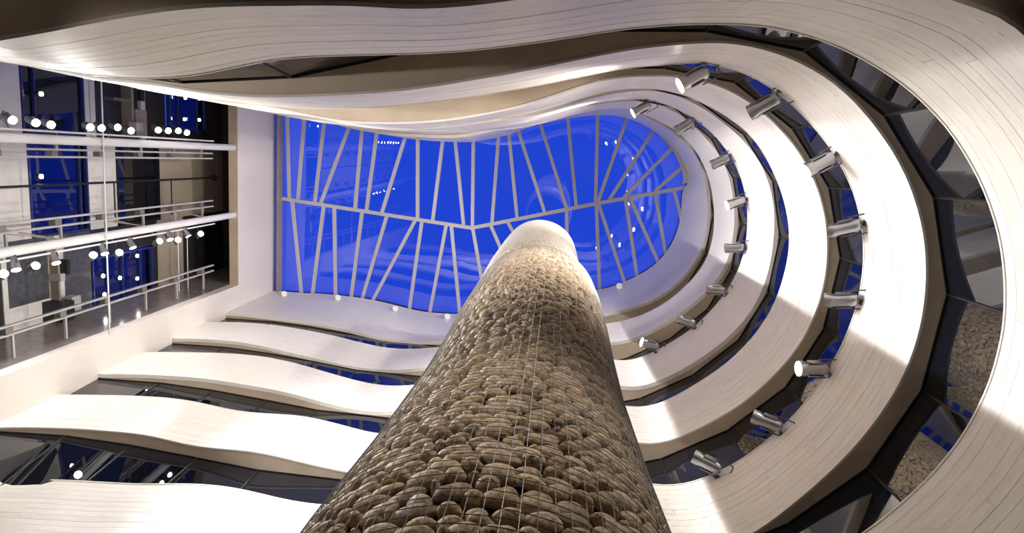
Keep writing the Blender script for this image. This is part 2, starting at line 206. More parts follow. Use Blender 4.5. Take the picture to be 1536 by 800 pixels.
# ------------------------------------------------------------------ helpers
class MB:
    """collects vertices and faces, links them as one mesh object"""
    def __init__(s): s.v = []; s.f = []
    def add(s, vs, fs):
        n = len(s.v); s.v += [tuple(v) for v in vs]; s.f += [tuple(i + n for i in f) for f in fs]; return s
    def quad(s, a, b, c, d): return s.add([a, b, c, d], [(0, 1, 2, 3)])
    def box(s, c, d, rot=None):
        c = Vector(c); hx, hy, hz = d[0] / 2, d[1] / 2, d[2] / 2
        vs = [Vector((x, y, z)) for x in (-hx, hx) for y in (-hy, hy) for z in (-hz, hz)]
        if rot is not None: vs = [rot @ v for v in vs]
        return s.add([c + v for v in vs], [(0, 1, 3, 2), (4, 6, 7, 5), (0, 4, 5, 1), (2, 3, 7, 6), (0, 2, 6, 4), (1, 5, 7, 3)])
    def box2(s, a, b):
        a, b = Vector(a), Vector(b)
        return s.box((a + b) / 2, tuple(abs(x) for x in (b - a)))
    def tube(s, a, b, r, n=10, r2=None, cap=True):
        a, b = Vector(a), Vector(b); r2 = r if r2 is None else r2
        q = (b - a).to_track_quat('Z', 'Y')
        ra = [a + q @ Vector((r * math.cos(2 * PI * i / n), r * math.sin(2 * PI * i / n), 0)) for i in range(n)]
        rb = [b + q @ Vector((r2 * math.cos(2 * PI * i / n), r2 * math.sin(2 * PI * i / n), 0)) for i in range(n)]
        fs = [(i, (i + 1) % n, n + (i + 1) % n, n + i) for i in range(n)]
        if cap: fs += [tuple(range(n - 1, -1, -1)), tuple(range(n, 2 * n))]
        return s.add(ra + rb, fs)
    def beam(s, a, b, w, d, up=(0, 0, 1)):
        """rectangular bar from a to b, w wide across, d deep along up (below the axis a-b)"""
        a, b, up = Vector(a), Vector(b), Vector(up)
        ax = (b - a).normalized(); side = ax.cross(up).normalized() * (w / 2); dn = -side.cross(ax).normalized() * d
        if dn.dot(up) > 0: dn = -dn
        vs = [a - side, a + side, a + side + dn, a - side + dn, b - side, b + side, b + side + dn, b - side + dn]
        return s.add(vs, [(0, 1, 2, 3), (7, 6, 5, 4), (0, 4, 5, 1), (1, 5, 6, 2), (2, 6, 7, 3), (3, 7, 4, 0)])
    def path(s, pts, r, n=6):
        for a, b in zip(pts, pts[1:]): s.tube(a, b, r, n)
        return s
    def prism(s, pts, z0, z1):
        n = len(pts)
        vs = [(p[0], p[1], z0) for p in pts] + [(p[0], p[1], z1) for p in pts]
        return s.add(vs, [tuple(range(n - 1, -1, -1)), tuple(range(n, 2 * n))] + [(i, (i + 1) % n, n + (i + 1) % n, n + i) for i in range(n)])
    def mesh(s, name, m, smooth=None):
        me = bpy.data.meshes.new(name); me.from_pydata(s.v, [], s.f)
        bm = bmesh.new(); bm.from_mesh(me); bmesh.ops.recalc_face_normals(bm, faces=bm.faces); bm.to_mesh(me); bm.free()
        if smooth:
            me.shade_smooth(); me.set_sharp_from_angle(angle=math.radians(smooth))
        me.materials.append(M[m] if isinstance(m, str) else m)
        return me
    def build(s, name, m, parent=None, smooth=None, origin=None):
        if origin is not None:
            o_ = Vector(origin); s.v = [tuple(Vector(v) - o_) for v in s.v]
        ob = bpy.data.objects.new(name, s.mesh(name, m, smooth)); COL.objects.link(ob)
        if origin is not None: ob.location = origin
        if parent is not None:
            ob.parent = parent
            if origin is None: ob.matrix_parent_inverse = PW[parent.name].inverted()
            else: ob.location = PW[parent.name].inverted() @ Vector(origin)
        PW[ob.name] = Matrix.Translation(origin or (0, 0, 0))
        return ob
PW = {}   # world matrices of things, known without a depsgraph update
def thing(name, label, cat, loc=(0, 0, 0), group=None, kind=None, rot=None):
    o = bpy.data.objects.new(name, None); o.empty_display_size = .2; COL.objects.link(o)
    o.location = loc
    mw = Matrix.Translation(loc)
    if rot is not None: o.rotation_euler = rot.to_euler(); mw = mw @ rot.to_4x4()
    PW[o.name] = mw
    return tag(o, label, cat, group, kind)
def tag(o, label, cat, group=None, kind=None):
    o['label'] = label; o['category'] = cat
    if group: o['group'] = group
    if kind: o['kind'] = kind
    return o
def spot(name, parent, loc, direction, power, angle, color, blend=.4, radius=.10):
    l = bpy.data.lights.new(name, 'SPOT'); l.energy = power; l.spot_size = math.radians(angle); l.spot_blend = blend
    l.color = color; l.shadow_soft_size = radius
    o = bpy.data.objects.new(name, l); COL.objects.link(o)
    mw = Matrix.Translation(loc) @ Vector(direction).to_track_quat('-Z', 'Y').to_matrix().to_4x4()
    if parent is not None:
        o.parent = parent; mw = PW[parent.name].inverted() @ mw
    o.matrix_local = mw
    return o
# ------------------------------------------------------------------ ground, outer shell
tag(MB().box2((-17, -9, -.3), (11, 14, 0)).build('floor', 'floor'), 'dark brown floor at the foot of the pebble column', 'floor', kind='structure')

ORD = {'0': 'lowest and largest', '1': 'second lowest', '2': 'third from the bottom', '3': 'fourth from the bottom',
       '4': 'fifth from the bottom', 'T': 'topmost'}
BOARDED = ('0', '1', '2')

def glaze_v(k, below, u, v):
    w = max(v, vb(k, u) + .03)
    return w
def glaze_nodes(k):
    """plan outline of the glass line under band k: list of (u, v)"""
    return [(u, max(v, vb(k, u) + .03) + (.75 if k == '0' else 0)) for u, v in GLAZING]
def glaze_foot(k, below):
    return [(u, max(v, (vt(below, u) if below else -9) + .075)) for u, v in glaze_nodes(k)]

def soffit_mesh(k):
    """slab from the face's lower edge out to the straight glass facets"""
    pts = [plan(u, v) for u, v in glaze_nodes(k)]
    us = [u for u, v in glaze_nodes(k)]
    inner, outer = [], []
    for (u0, p0), (u1, p1) in zip(zip(us, pts), zip(us[1:], pts[1:])):
        n = max(2, int((u1 - u0) / .06))
        for i in range(n):
            t = i / n; u = u0 + (u1 - u0) * t
            inner.append(plan(u, vb(k, u) + .004)); outer.append((p0[0] + (p1[0] - p0[0]) * t, p0[1] + (p1[1] - p0[1]) * t))
    inner.append(plan(us[-1], vb(k, us[-1]) + .004)); outer.append(pts[-1])
    mb = MB(); n = len(inner); h0, h1 = HB[k], HB[k] + .07
    vs = []
    for (a, b) in zip(inner, outer):
        d = Vector((b[0] - a[0], b[1] - a[1])); L = max(d.length, 1e-4); d = d / L
        b2 = (b[0] + d.x * .05, b[1] + d.y * .05)
        vs += [P(a[0], a[1], h0), P(b2[0], b2[1], h0), P(b2[0], b2[1], h1), P(a[0], a[1], h1)]
    fs = []
    for i in range(n - 1):
        o, q = 4 * i, 4 * i + 4
        fs += [(o, q, q + 1, o + 1), (o + 1, q + 1, q + 2, o + 2), (o + 2, q + 2, q + 3, o + 3)]
    mb.add(vs, fs)
    # thin front lip under the face
    lip = [P(a[0], a[1], h0) for a in inner] + [P(a[0], a[1], h0 + .012) for a in inner]
    return mb.add(lip, [(i, i + 1, n + i + 1, n + i) for i in range(n - 1)])

def strip(k, ua, ub, t0, t1, o0, o1, step=.05, ends=True):
    """curved board between heights t0..t1 of the band's face, o0 = face offset, o1 = back offset"""
    us = urange(ua, ub, step); mb = MB(); vs = []; fs = []
    for u in us:
        vs += [face_pt(k, u, t0, o0), face_pt(k, u, t1, o0), face_pt(k, u, t1, o1), face_pt(k, u, t0, o1)]
    for i in range(len(us) - 1):
        o, q = 4 * i, 4 * i + 4
        fs += [(o, q, q + 1, o + 1), (o + 1, q + 1, q + 2, o + 2), (o + 3, q + 3, q, o), (o + 2, q + 2, q + 3, o + 3)]
    if ends: e = 4 * (len(us) - 1); fs += [(0, 1, 2, 3), (e + 3, e + 2, e + 1, e)]
    return mb.add(vs, fs)

def parapet(k):
    where = 'under the blue skylight' if k == 'T' else ('at the frame edge' if k == '0' else 'round the pebble column')
    t = thing('balcony_parapet', 'pale wavy balcony band, %s of six, %s' % (ORD[k], where), 'balcony', P(*plan(PI / 2, .05), HB[k]), 'curved balcony bands')
    soffit_mesh(k).build('soffit', 'soffit', t)
    if k in BOARDED:
        strip(k, U0, U_END, .012, .998, .0035, .030, .05).build('backing', 'joint', t, 40)
        n = 12
        for c in range(n):
            a, b = c / n, (c + 1) / n
            u = U0; first = True
            while u < U_END - .05:
                L = random.uniform(.95, 1.6) * (random.uniform(.3, 1) if first else 1); first = False
                e = u + L
                if U_END - e < .5: e = U_END
                strip(k, u + (.0007 if u > U0 else 0), e - .0007, (a + .0011) if c else -.006, b - .0011, random.uniform(-.0005, .0005), .010).build('board', 'board', t, 35)
                u = e
    else:
        strip(k, U0, U_END, -.006, 1, 0, .030, .05).build('cladding', 'cladding', t, 35)
    strip(k, U0, U_END, .998, 1.012, -.0035, .032, .05).build('coping', 'cladding', t, 35)
    return t
PARAPET = {k: parapet(k) for k in '01234T'}

# glass line between a band's soffit and the walkway below
def window_ring(i, k, below):
    hi, lo = HB[k], HB[below] + .07
    nodes, foot = glaze_nodes(k), glaze_foot(k, below)
    w = thing('window_%d' % i, 'dark mirror glass facets between the %s and the %s balcony bands' % (ORD[below], ORD[k]), 'window',
              P(*plan(PI / 2, .2), lo), kind='structure')
    top = [P(*plan(u, v), hi) for u, v in nodes]
    bot = [P(*plan(u, v), lo) for u, v in foot]
    for j in range(len(top) - 1):
        a, b, c, d = bot[j], bot[j + 1], top[j + 1], top[j]
        o = (b - a).cross(d - a).normalized() * .02
        MB().add([a, b, c, d, a + o, b + o, c + o, d + o], [(0, 1, 2, 3), (7, 6, 5, 4), (0, 4, 5, 1), (1, 5, 6, 2), (2, 6, 7, 3), (3, 7, 4, 0)]).build('pane', 'glass', w)
    for j in range(1, len(top) - 1):
        MB().tube(bot[j], top[j], .022, 6).build('mullion', 'mullion', w)
    r = MB()
    for a, b in zip(top, top[1:]): r.beam(a, b, .04, .02)
    r.build('head_rail', 'mullion', w)
    return w
for i, (k, b) in enumerate((('1', '0'), ('2', '1'), ('3', '2'), ('4', '3'), ('T', '4')), 1):
    window_ring(i, k, b)

# wall under the lowest band (behind and beside the camera, below the picture)
g = MB()
pts = [plan(u, v) for u, v in glaze_nodes('0')]
for (a, b) in zip(pts, pts[1:]):
    g.quad(P(*a, -EYE / S), P(*b, -EYE / S), P(*b, HB['0'] + .02), P(*a, HB['0'] + .02))
tag(g.build('wall_base', 'brown'), 'plain dark wall under the lowest balcony band', 'wall', kind='structure')

# roof deck round the skylight
g = MB(); us = urange(U0, U_END, .1)
ia = [P(*plan(u, vt('T', u) + .012), H_SKY + .14) for u in us]; ib = [P(*plan(u, 1.6), H_SKY + .14) for u in us]
for i in range(len(us) - 1): g.quad(ia[i], ia[i + 1], ib[i + 1], ib[i])
tag(g.build('ceiling', 'slab'), 'dark roof deck round the blue skylight', 'ceiling', kind='structure')

# ------------------------------------------------------------------ left end wall with the tall lift opening
XL, XR = -3.40, -3.50
Y0, Y1 = -1.0, 1.57
H_LINTEL = 6.61
ZF = -EYE / S
for a, b, lab in (((XR, Y1, ZF), (XL, 2.6, H_SKY + .15), 'tall white end wall strip meeting the lower balcony bands'),
                  ((XR, -1.9, ZF), (XL, Y0, H_SKY + .15), 'white end wall on the far side of the lift bay opening'),
                  ((XR, Y0, H_LINTEL), (XL, Y1, H_SKY + .15), 'white lintel wall over the lift bay beside the skylight')):
    tag(MB().box2(P(*a), P(*b)).build('wall_left', 'wall'), lab, 'wall', kind='structure')
tag(MB().box2(P(XR - .0, Y0, H_LINTEL - .006), P(XL - .004, Y1, H_LINTEL)).build('trim_1', 'soffit'), 'tan underside strip of the lintel over the lift bay', 'trim', kind='structure')
XB = -4.02
tag(MB().box2(P(XB, Y1, ZF), P(XR, Y1 + .03, H_SKY)).build('wall_side', 'stone'), 'polished grey stone return wall of the lift bay', 'wall', kind='structure')
tag(MB().box2(P(XB, Y0 - .03, ZF), P(XR, Y0, H_SKY)).build('wall_far', 'slate'), 'dark far return wall of the lift bay', 'wall', kind='structure')
tag(MB().box2(P(XB - .05, Y0 - .1, H_SKY - .01), P(XR, Y1 + .1, H_SKY + .03)).build('ceiling', 'brown'), 'dark brown ceiling of the lift bay', 'ceiling', kind='structure')

wb = thing('wall_back', 'pale panelled back wall of the lift bay with dark windows', 'wall', P(XB, .4, ZF), kind='structure')
def slab(h0, h1, y0, y1, m, name='panel', dx=0.0, th=.03, parent=None):
    return MB().box2(P(XB + dx - th, y0, h0), P(XB + dx, y1, h1)).build(name, m, parent if parent is not None else wb)
# windows: leave real openings for the two that look out on the sky
BLUE = [('C', 6.40, 7.06, -.62, -.075), ('F', 5.22, 6.06, 1.12, Y1)]
yA, yB, yC, yD = Y0, .06, .86, Y1
G = .0015
for h0, h1, y0, y1 in ((ZF, 4.58, Y0, .06), (5.21, 6.40, Y0, .06), (7.06, 7.5, Y0, .06), (6.38, 7.1, Y0, -.63), (6.38, 7.1, -.07, .06), (ZF, 4.61, .06, .86),
                       (5.215, 7.5, .06, .86), (ZF, 5.22, .86, 1.57), (6.06, 7.5, .86, 1.57), (5.2, 6.1, .86, 1.11), (ZF, 7.5, .055, .065), (ZF, 7.5, .85, .87)):
    MB().box2(P(XB - .075, y0, h0), P(XB - .062, y1, h1)).build('backing', 'dark', wb)
# upper bay (towards the top of the picture)
slab(ZF, 4.575 - G, Y0, yB - G, 'backwall')
slab(5.215, 5.275 - G, Y0, yB - G, 'backwall'); slab(5.285, 5.345, Y0, yB - G, 'backwall')
slab(5.345, 5.95, Y0, yB, 'dark', dx=-.03)
slab(5.95, 6.02, Y0, yB - G, 'backwall')
slab(6.02, 6.38, Y0, yB, 'dark', dx=-.03)
slab(6.38, 7.1, Y0, -.64, 'dark'); slab(6.38, 7.1, -.065, yB, 'dark'); slab(7.08, 7.45, Y0, yB, 'brown')
# middle bay between the masts
for a, b, m in ((ZF, 4.6, 'backwall'), (5.22, 5.575, 'backwall'), (6.21, 6.78, 'beige'), (6.785, 7.45, 'beige')):
    slab(a, b, yB + G, yC - G, m)
# lower bay
slab(ZF, 4.30, yC, yD, 'dark'); slab(4.30, 4.345, yC, yD, 'backwall', dx=.01)
slab(4.345, 4.74, yC, 1.36, 'slate'); slab(4.345, 4.80, 1.365, yD, 'backwall'); slab(4.74, 4.80, yC, 1.36, 'beige')
slab(4.80, 4.885, yC, yD, 'backwall', dx=.015); slab(4.885, 5.21, yC, yD, 'slate'); slab(5.21, 6.07, yC, 1.10, 'dark')
slab(6.07, 6.15, yC, yD, 'dark'); slab(6.15, 6.36, yC, yD, 'beige'); slab(6.365, 6.60, yC, yD, 'beige'); slab(6.60, 7.45, yC, yD, 'dark')

def win(i, label, h0, h1, y0, y1, glass, frame='mullion', splits=()):
    w = thing('window_%d' % i, label, 'window', P(XB, (y0 + y1) / 2, h0), kind='structure')
    f = MB(); t = .018
    for a, b, c, d in ((h0, h0 + t, y0, y1), (h1 - t, h1, y0, y1), (h0, h1, y0, y0 + t), (h0, h1, y1 - t, y1)):
        f.box2(P(XB - .03, c, a), P(XB + .008, d, b))
    for s in splits: f.box2(P(XB - .025, y0, s - .006), P(XB + .004, y1, s + .006))
    f.build('window_frame', frame, w)
    MB().box2(P(XB - .02, y0 + t, h0 + t), P(XB - .016, y1 - t, h1 - t)).build('pane', glass, w)
    return w
M['blueframe'] = mat('blue_frame', (.02, .03, .16), .4)
win(6, 'dark window in the upper left corner above the mast lamps', 4.578, 5.213, Y0, .058, 'glass', 'blueframe', (4.7,))
win(7, 'blue window with four lamps near the top of the lift bay', 6.40, 7.07, -.63, -.07, 'blueglass', 'blueframe', (6.56, 6.92))
win(8, 'blue window with one lamp between the two masts', 4.602, 5.218, yB + .003, yC - .003, 'blueglass', 'blueframe', (5.13,))
win(9, 'black window between the two masts', 5.577, 6.208, yB + .003, yC - .003, 'glass')
win(10, 'blue window with five lamps under the lower lamp row', 5.22, 6.06, 1.11, Y1 - .005, 'blueglass', 'blueframe', (5.42, 5.62, 5.88))

# ------------------------------------------------------------------ skylight
SKY = thing('skylight', 'blue glass skylight with a bent ridge and slanting grey bars', 'skylight', P(-1, .6, H_SKY))
BW, BD = .14, .10
HG = H_SKY + .085
def rz(p):   # the two slopes fall gently away from the ridge
    x, y = p
    r = ridge_y(x)
    return HG - .012 * abs(y - r)
def ridge_y(x):
    R = RIDGE
    for a, b in zip(R, R[1:]):
        if x <= b[0] or b is R[-1]:
            t = (x - a[0]) / (b[0] - a[0]); return a[1] + (b[1] - a[1]) * t
def S3(p, dz=0): return P(p[0], p[1], rz(p)) + Vector((0, 0, dz))
def ext(a, b, L):
    """extend b->a beyond a by L plan units"""
    d = Vector((a[0] - b[0], a[1] - b[1])).normalized(); return (a[0] + d.x * L, a[1] + d.y * L)
mb = MB()
for a, b in zip(RIDGE, RIDGE[1:]): mb.beam(S3(a, -.01), S3(b, -.01), BW * 1.1, BD + .03)
mb.build('ridge_beam', 'bar', SKY)
up, lo = [], []
for i, (a, b) in enumerate(UPPER_BARS):
    L = .14
    if a[0] < .2: L = max(.14, (a[1] + .80))
    e = ext(a, b, L); up.append((e, b))
for a, b in LOWER_BARS:
    L = max(.14, (2.15 - b[1])) if b[0] < .6 else .16
    lo.append((ext(b, a, L), a))
for e, b in up + lo: MB().beam(S3(e, -.02), S3(b, -.02), BW, BD).build('bar', 'bar', SKY)
def panes(bars, left, right):
    seq = [left] + bars + [right]
    for (e0, b0), (e1, b1) in zip(seq, seq[1:]):
        pts = [b0, b1, e1, e0]
        if Vector(b0 + (0,) if isinstance(b0, tuple) else (*b0, 0)).xy == Vector((*b1, 0)).xy: pts = [b0, e1, e0]
        top = [S3(p) for p in pts]; n = len(top); bt = [p + Vector((0, 0, .015)) for p in top]
        q = MB(); q.add(top, [tuple(range(n))])
        q.build('pane', 'skyglass', SKY)
panes(up, ((-3.55, -.80), (-3.55, .645)), ((1.72, -.10), tuple(RIDGE[-1])))
panes(lo, ((-3.55, 2.15), (-3.55, .645)), ((1.72, .9), tuple(RIDGE[-1])))
# grey curved frame piece at the upper right end of the glass
fr = MB(); us = urange(.62, 1.22, .05); vs = []
for i, u in enumerate(us):
    w_ = .012 + .055 * i / (len(us) - 1)
    v = vt('T', u)
    a = plan(u, v - w_ - .004); b = plan(u, v + .02)
    vs += [P(*a, H_SKY + .016), P(*b, H_SKY + .016), P(*b, H_SKY + .04), P(*a, H_SKY + .04)]
fs = []
for i in range(len(us) - 1):
    o, q = 4 * i, 4 * i + 4
    fs += [(o, q, q + 1, o + 1), (o + 1, q + 1, q + 2, o + 2), (o + 2, q + 2, q + 3, o + 3), (o + 3, q + 3, q, o)]
e = 4 * (len(us) - 1); fs += [(0, 1, 2, 3), (e + 3, e + 2, e + 1, e)]
fr.add(vs, fs).build('edge_frame', 'bar', SKY)
fr = MB(); xs = -3.33
fr.box2(P(xs - .01, -.8, H_SKY - .03), P(xs + .02, 2.1, H_SKY + .07)); fr.build('edge_frame', 'tan', SKY)

# ------------------------------------------------------------------ pebble column in its wire cage
AX, AY = -.063, .828
PROF = [(ZF, .385), (.97, .366), (1.3, .350), (1.86, .336), (2.3, .340), (2.75, .350), (3.3, .352), (3.62, .345), (3.72, .325)]
DX, DY = -.105, .825
DPROF = [(3.66, .300), (3.76, .318), (4.2, .325), (5.0, .322), (5.5, .315), (5.62, .295)]
def prof(t, h):
    for (a, r), (b, q) in zip(t, t[1:]):
        if h <= b:
            f = max(0, (h - a) / (b - a)); f2 = f
            return r + (q - r) * f2
    return t[-1][1]
gab = thing('gabion_column', 'tall round column of river pebbles held in steel wire mesh', 'column', P(AX, AY, ZF))
def ringmesh(t, cx, cy, off, n=64, step=.1, cap=True):
    h0, h1 = t[0][0], t[-1][0]; hs = urange(h0, h1, step)
    mb = MB(); vs = []; fs = []
    for h in hs:
        r = prof(t, h) - off
        vs += [P(cx + r * math.cos(2 * PI * i / n), cy + r * math.sin(2 * PI * i / n), h) for i in range(n)]
    for j in range(len(hs) - 1):
        for i in range(n): fs.append((j * n + i, j * n + (i + 1) % n, (j + 1) * n + (i + 1) % n, (j + 1) * n + i))
    if cap: fs += [tuple(range(n - 1, -1, -1)), tuple(range((len(hs) - 1) * n, len(hs) * n))]
    return mb.add(vs, fs)
ringmesh(PROF, AX, AY, .034).build('core', 'core', gab, 40)
ringmesh(DPROF, DX, DY, .022).build('core', 'core', gab, 40)

def ico(sub, seed):
    rnd = random.Random(seed)
    bm = bmesh.new(); bmesh.ops.create_icosphere(bm, subdivisions=sub, radius=1.0)
    k = [Vector((rnd.uniform(-1, 1), rnd.uniform(-1, 1), rnd.uniform(-1, 1))) for _ in range(4)]
    for v in bm.verts:
        p = v.co.copy(); s = 1.0
        for q in k: s += .09 * math.sin(2.2 * p.dot(q) + q.x * 5)
        v.co = p * s
    vs = [v.co.copy() for v in bm.verts]; fs = [tuple(v.index for v in f.verts) for f in bm.faces]
    bm.free(); return vs, fs
LOW = [ico(2, i) for i in range(8)]; HIGH = [ico(3, i + 20) for i in range(8)]; TINY = [ico(1, i) for i in range(4)]
HIGH_ME = []
for vs, fs in HIGH:
    HIGH_ME.append(MB().add(vs, fs).mesh('pebble', 'pebble', 180))
CAMP = Vector((0, 0, EYE)); VIEW = ROT @ Vector((0, 0, -1)); RI = ROT.transposed()
def stones(t, cx, cy, h0, h1, rnd, scale=1.0):
    out = []
    h = h0; rownum = 0
    while h < h1:
        hz = rnd.uniform(.108, .14) * scale       # course height in metres
        r = prof(t, h) * S
        a = rnd.uniform(0, 1); end = a + 2 * PI
        while a < end:
            big = rnd.random()
            wd = (rnd.uniform(.20, .27) if big < .3 else rnd.uniform(.13, .20) if big < .8 else rnd.uniform(.07, .12)) * scale
            ht = min(wd * rnd.uniform(.50, .78), .145 * scale)
            da = wd * .90 / r
            am = a + da / 2; a += da
            hh = h * S + rnd.uniform(-.03, .03) * scale
            rr = prof(t, hh / S) * S
            dep = rnd.uniform(.045, .068) * scale
            ins = rnd.uniform(0, .03)
            c = Vector((cx * S + (rr - dep * .95 - ins) * math.cos(am), cy * S + (rr - dep * .95 - ins) * math.sin(am), EYE + hh))
            tilt = rnd.gauss(0, .25)
            rot = Matrix.Rotation(am, 3, 'Z') @ Matrix.Rotation(tilt, 3, 'X') @ Matrix.Rotation(rnd.uniform(-.2, .2), 3, 'Y')
            out.append((c, rot, Vector((dep, wd * .462, ht * .475)), am))
        h += hz / S * .92
    return out
rnd = random.Random(3)
ST = stones(PROF, AX, AY, .15, 3.70, rnd) + stones(DPROF, DX, DY, 3.74, 5.6, rnd, .8)
def apparent(s):
    c, rot, sz, am = s
    d = c - CAMP; n = Vector((math.cos(am), math.sin(am), 0))
    if n.dot(d) > -.02 * d.length: return 0
    q = RI @ d
    if q.z > -.1: return 0
    px, py = q.x / -q.z, q.y / -q.z
    if abs(px) > .83 or abs(py) > .45: return 0
    return sz.y * sz.z / d.length_squared * (.25 - n.dot(d) / d.length)
order = sorted(range(len(ST)), key=lambda i: -apparent(ST[i]))
chosen = set(i for i in order[:300] if apparent(ST[i]) > 0)
fill = MB()
fv, ff = fill.v, fill.f
for i, (c, rot, sz, am) in enumerate(ST):
    if i in chosen:
        ob = bpy.data.objects.new('pebble', HIGH_ME[i % 8]); COL.objects.link(ob); ob.parent = gab
        ob.matrix_local = PW[gab.name].inverted() @ (Matrix.Translation(c) @ (rot @ Matrix.Diagonal(sz)).to_4x4())
    else:
        back = (math.cos(am) * (c.x) + math.sin(am) * (c.y)) > 1.6
        vs, fs = (TINY[i % 4] if back or c.z > 24 else LOW[i % 8])
        m3 = rot @ Matrix.Diagonal(sz); n = len(fv)
        fv += [tuple(c + m3 @ v) for v in vs]; ff += [tuple(j + n for j in f) for f in fs]
me = bpy.data.meshes.new('pebble_fill'); me.from_pydata(fv, [], ff); me.shade_smooth(); me.materials.append(M['pebbles'])
pf = bpy.data.objects.new('pebble_fill', me); COL.objects.link(pf); pf.parent = gab; pf.matrix_parent_inverse = PW[gab.name].inverted(); pf['kind'] = 'stuff'

def cage(t, cx, cy, h0, h1, name, nv, dh, r, m='wire'):
    mb = MB(); off = .004
    hs = urange(h0, h1, .09)
    def pt(a, h): q = prof(t, h) + off; return P(cx + q * math.cos(a), cy + q * math.sin(a), h)
    def chain(pts, closed):
        n = len(pts); vs = []; fs = []
        for j, p in enumerate(pts):
            nx = pts[(j + 1) % n] if closed or j < n - 1 else p; pv = pts[j - 1] if closed or j > 0 else p
            tn = (nx - pv).normalized(); o = Vector((p.x - cx * S, p.y - cy * S, 0)).normalized(); s_ = tn.cross(o).normalized()
            vs += [p + o * r, p - o * r * .5 + s_ * r * .9, p - o * r * .5 - s_ * r * .9]
        for j in range(n if closed else n - 1):
            a, b = 3 * j, 3 * ((j + 1) % n)
            for q in range(3): fs.append((a + q, a + (q + 1) % 3, b + (q + 1) % 3, b + q))
        mb.add(vs, fs)
    for i in range(nv): chain([pt(2 * PI * i / nv, h) for h in hs], False)
    h = h0
    while h <= h1:
        chain([pt(2 * PI * j / 72, h) for j in range(72)], True); h += dh
    ob = mb.build(name, m, gab); ob['kind'] = 'stuff'
    return ob
cage(PROF, AX, AY, .12, 3.72, 'wire_mesh', 96, .083 / S, .0028)
cage(DPROF, DX, DY, 3.68, 5.62, 'wire_mesh', 110, .06 / S, .003, 'brightwire')
# ------------------------------------------------------------------ lift masts, guide rails, cable
def mast(y, label):
    t = thing('lift_mast', label, 'mast', P(-3.45, y, ZF), 'white lift masts')
    MB().tube(P(-3.45, y, ZF), P(-3.45, y, H_LINTEL), .122, 20).build('tube', 'whitemetal', t, 60)
    return t
mast(.082, 'thick white tubular mast of the lift bay beside the upper lamp row')
mast(.80, 'thick white tubular mast of the lift bay beside the lower lamp row')
for y, d, lab in ((.082, -1, 'lamp rail on the upper mast'), (.80, 1, 'lamp rail on the lower mast')):
    t = thing('lamp_rail', 'thin pale ' + lab + ' carrying its spotlights', 'rail', P(-3.44, y + d * .055, .9))
    MB().tube(P(-3.44, y + d * .055, .9), P(-3.44, y + d * .055, 6.2), .028, 8).build('tube', 'whitemetal', t, 60)
    b = MB(); h = 1.2
    while h < 6.2:
        b.tube(P(-3.445, y + d * .01, h), P(-3.44, y + d * .055, h), .016, 6); h += .5
    b.build('clamp', 'greymetal', t)

def guide(ys, anchor, label, xr=-3.60, diag=False):
    t = thing('guide_rail', label, 'rail', P(xr, ys[0], ZF), 'white lift guide rails')
    for j, y in enumerate(ys):
        MB().box2(P(xr - .012, y - .007, ZF), P(xr + .012, y + .007, 6.45)).build('rail', 'railmetal', t)
    h = .11
    while h < 6.4:
        MB().box2(P(xr - .03, min(ys) + .006, h - .03), P(xr + .02, max(ys) - .006, h + .03)).build('bracket', 'greymetal', t)
        MB().box2(P(xr - .008, min(anchor, ys[0]), h + .03), P(xr + .008, max(anchor, ys[0]), h + .046)).build('post', 'railmetal', t)
        h += .47
    if diag:
        h = 1.05
        while h < 6:
            MB().tube(P(xr - .1, ys[1] + .02, h), P(xr, anchor, h + .47), .02, 6).build('diagonal_strut', 'tan', t)
            MB().tube(P(xr, ys[0], h), P(-3.46, .80, h + .47), .016, 6).build('diagonal_strut', 'tan', t); h += .94
    return t
guide((.155, .207), .09, 'slim white twin rail between the upper mast and the windows')
guide((.705, .645), .80, 'slim white twin rail with diagonal struts beside the lower mast', diag=True)
guide((1.395, 1.335), 1.565, 'slim white twin rail on posts along the grey stone wall')

t = thing('brace_rod', 'thin black horizontal rod with round end between the masts', 'rod', P(-3.9, .44, 2))
MB().tube(P(-3.9, .44, ZF), P(-3.9, .44, 6.98), .035, 8).build('rod', 'black', t, 60)
s_, f_ = ico(3, 1)
MB().add([P(-3.9, .44, 7.02) + v * .12 for v in s_], f_).build('end_knob', 'black', t, 180)
b = MB()
for h in (5.38, 6.22): b.tube(P(-3.9, .44, h), P(-3.9, .80, h), .03, 6)
b.build('cross_arm', 'black', t)
t = MB().tube(P(-3.40, Y0, 4.60), P(-3.40, Y1, 4.575), .020, 8).build('cable', 'whitemetal', None, 60)
tag(t, 'thin pale cable stretched across the lift bay opening', 'cable')
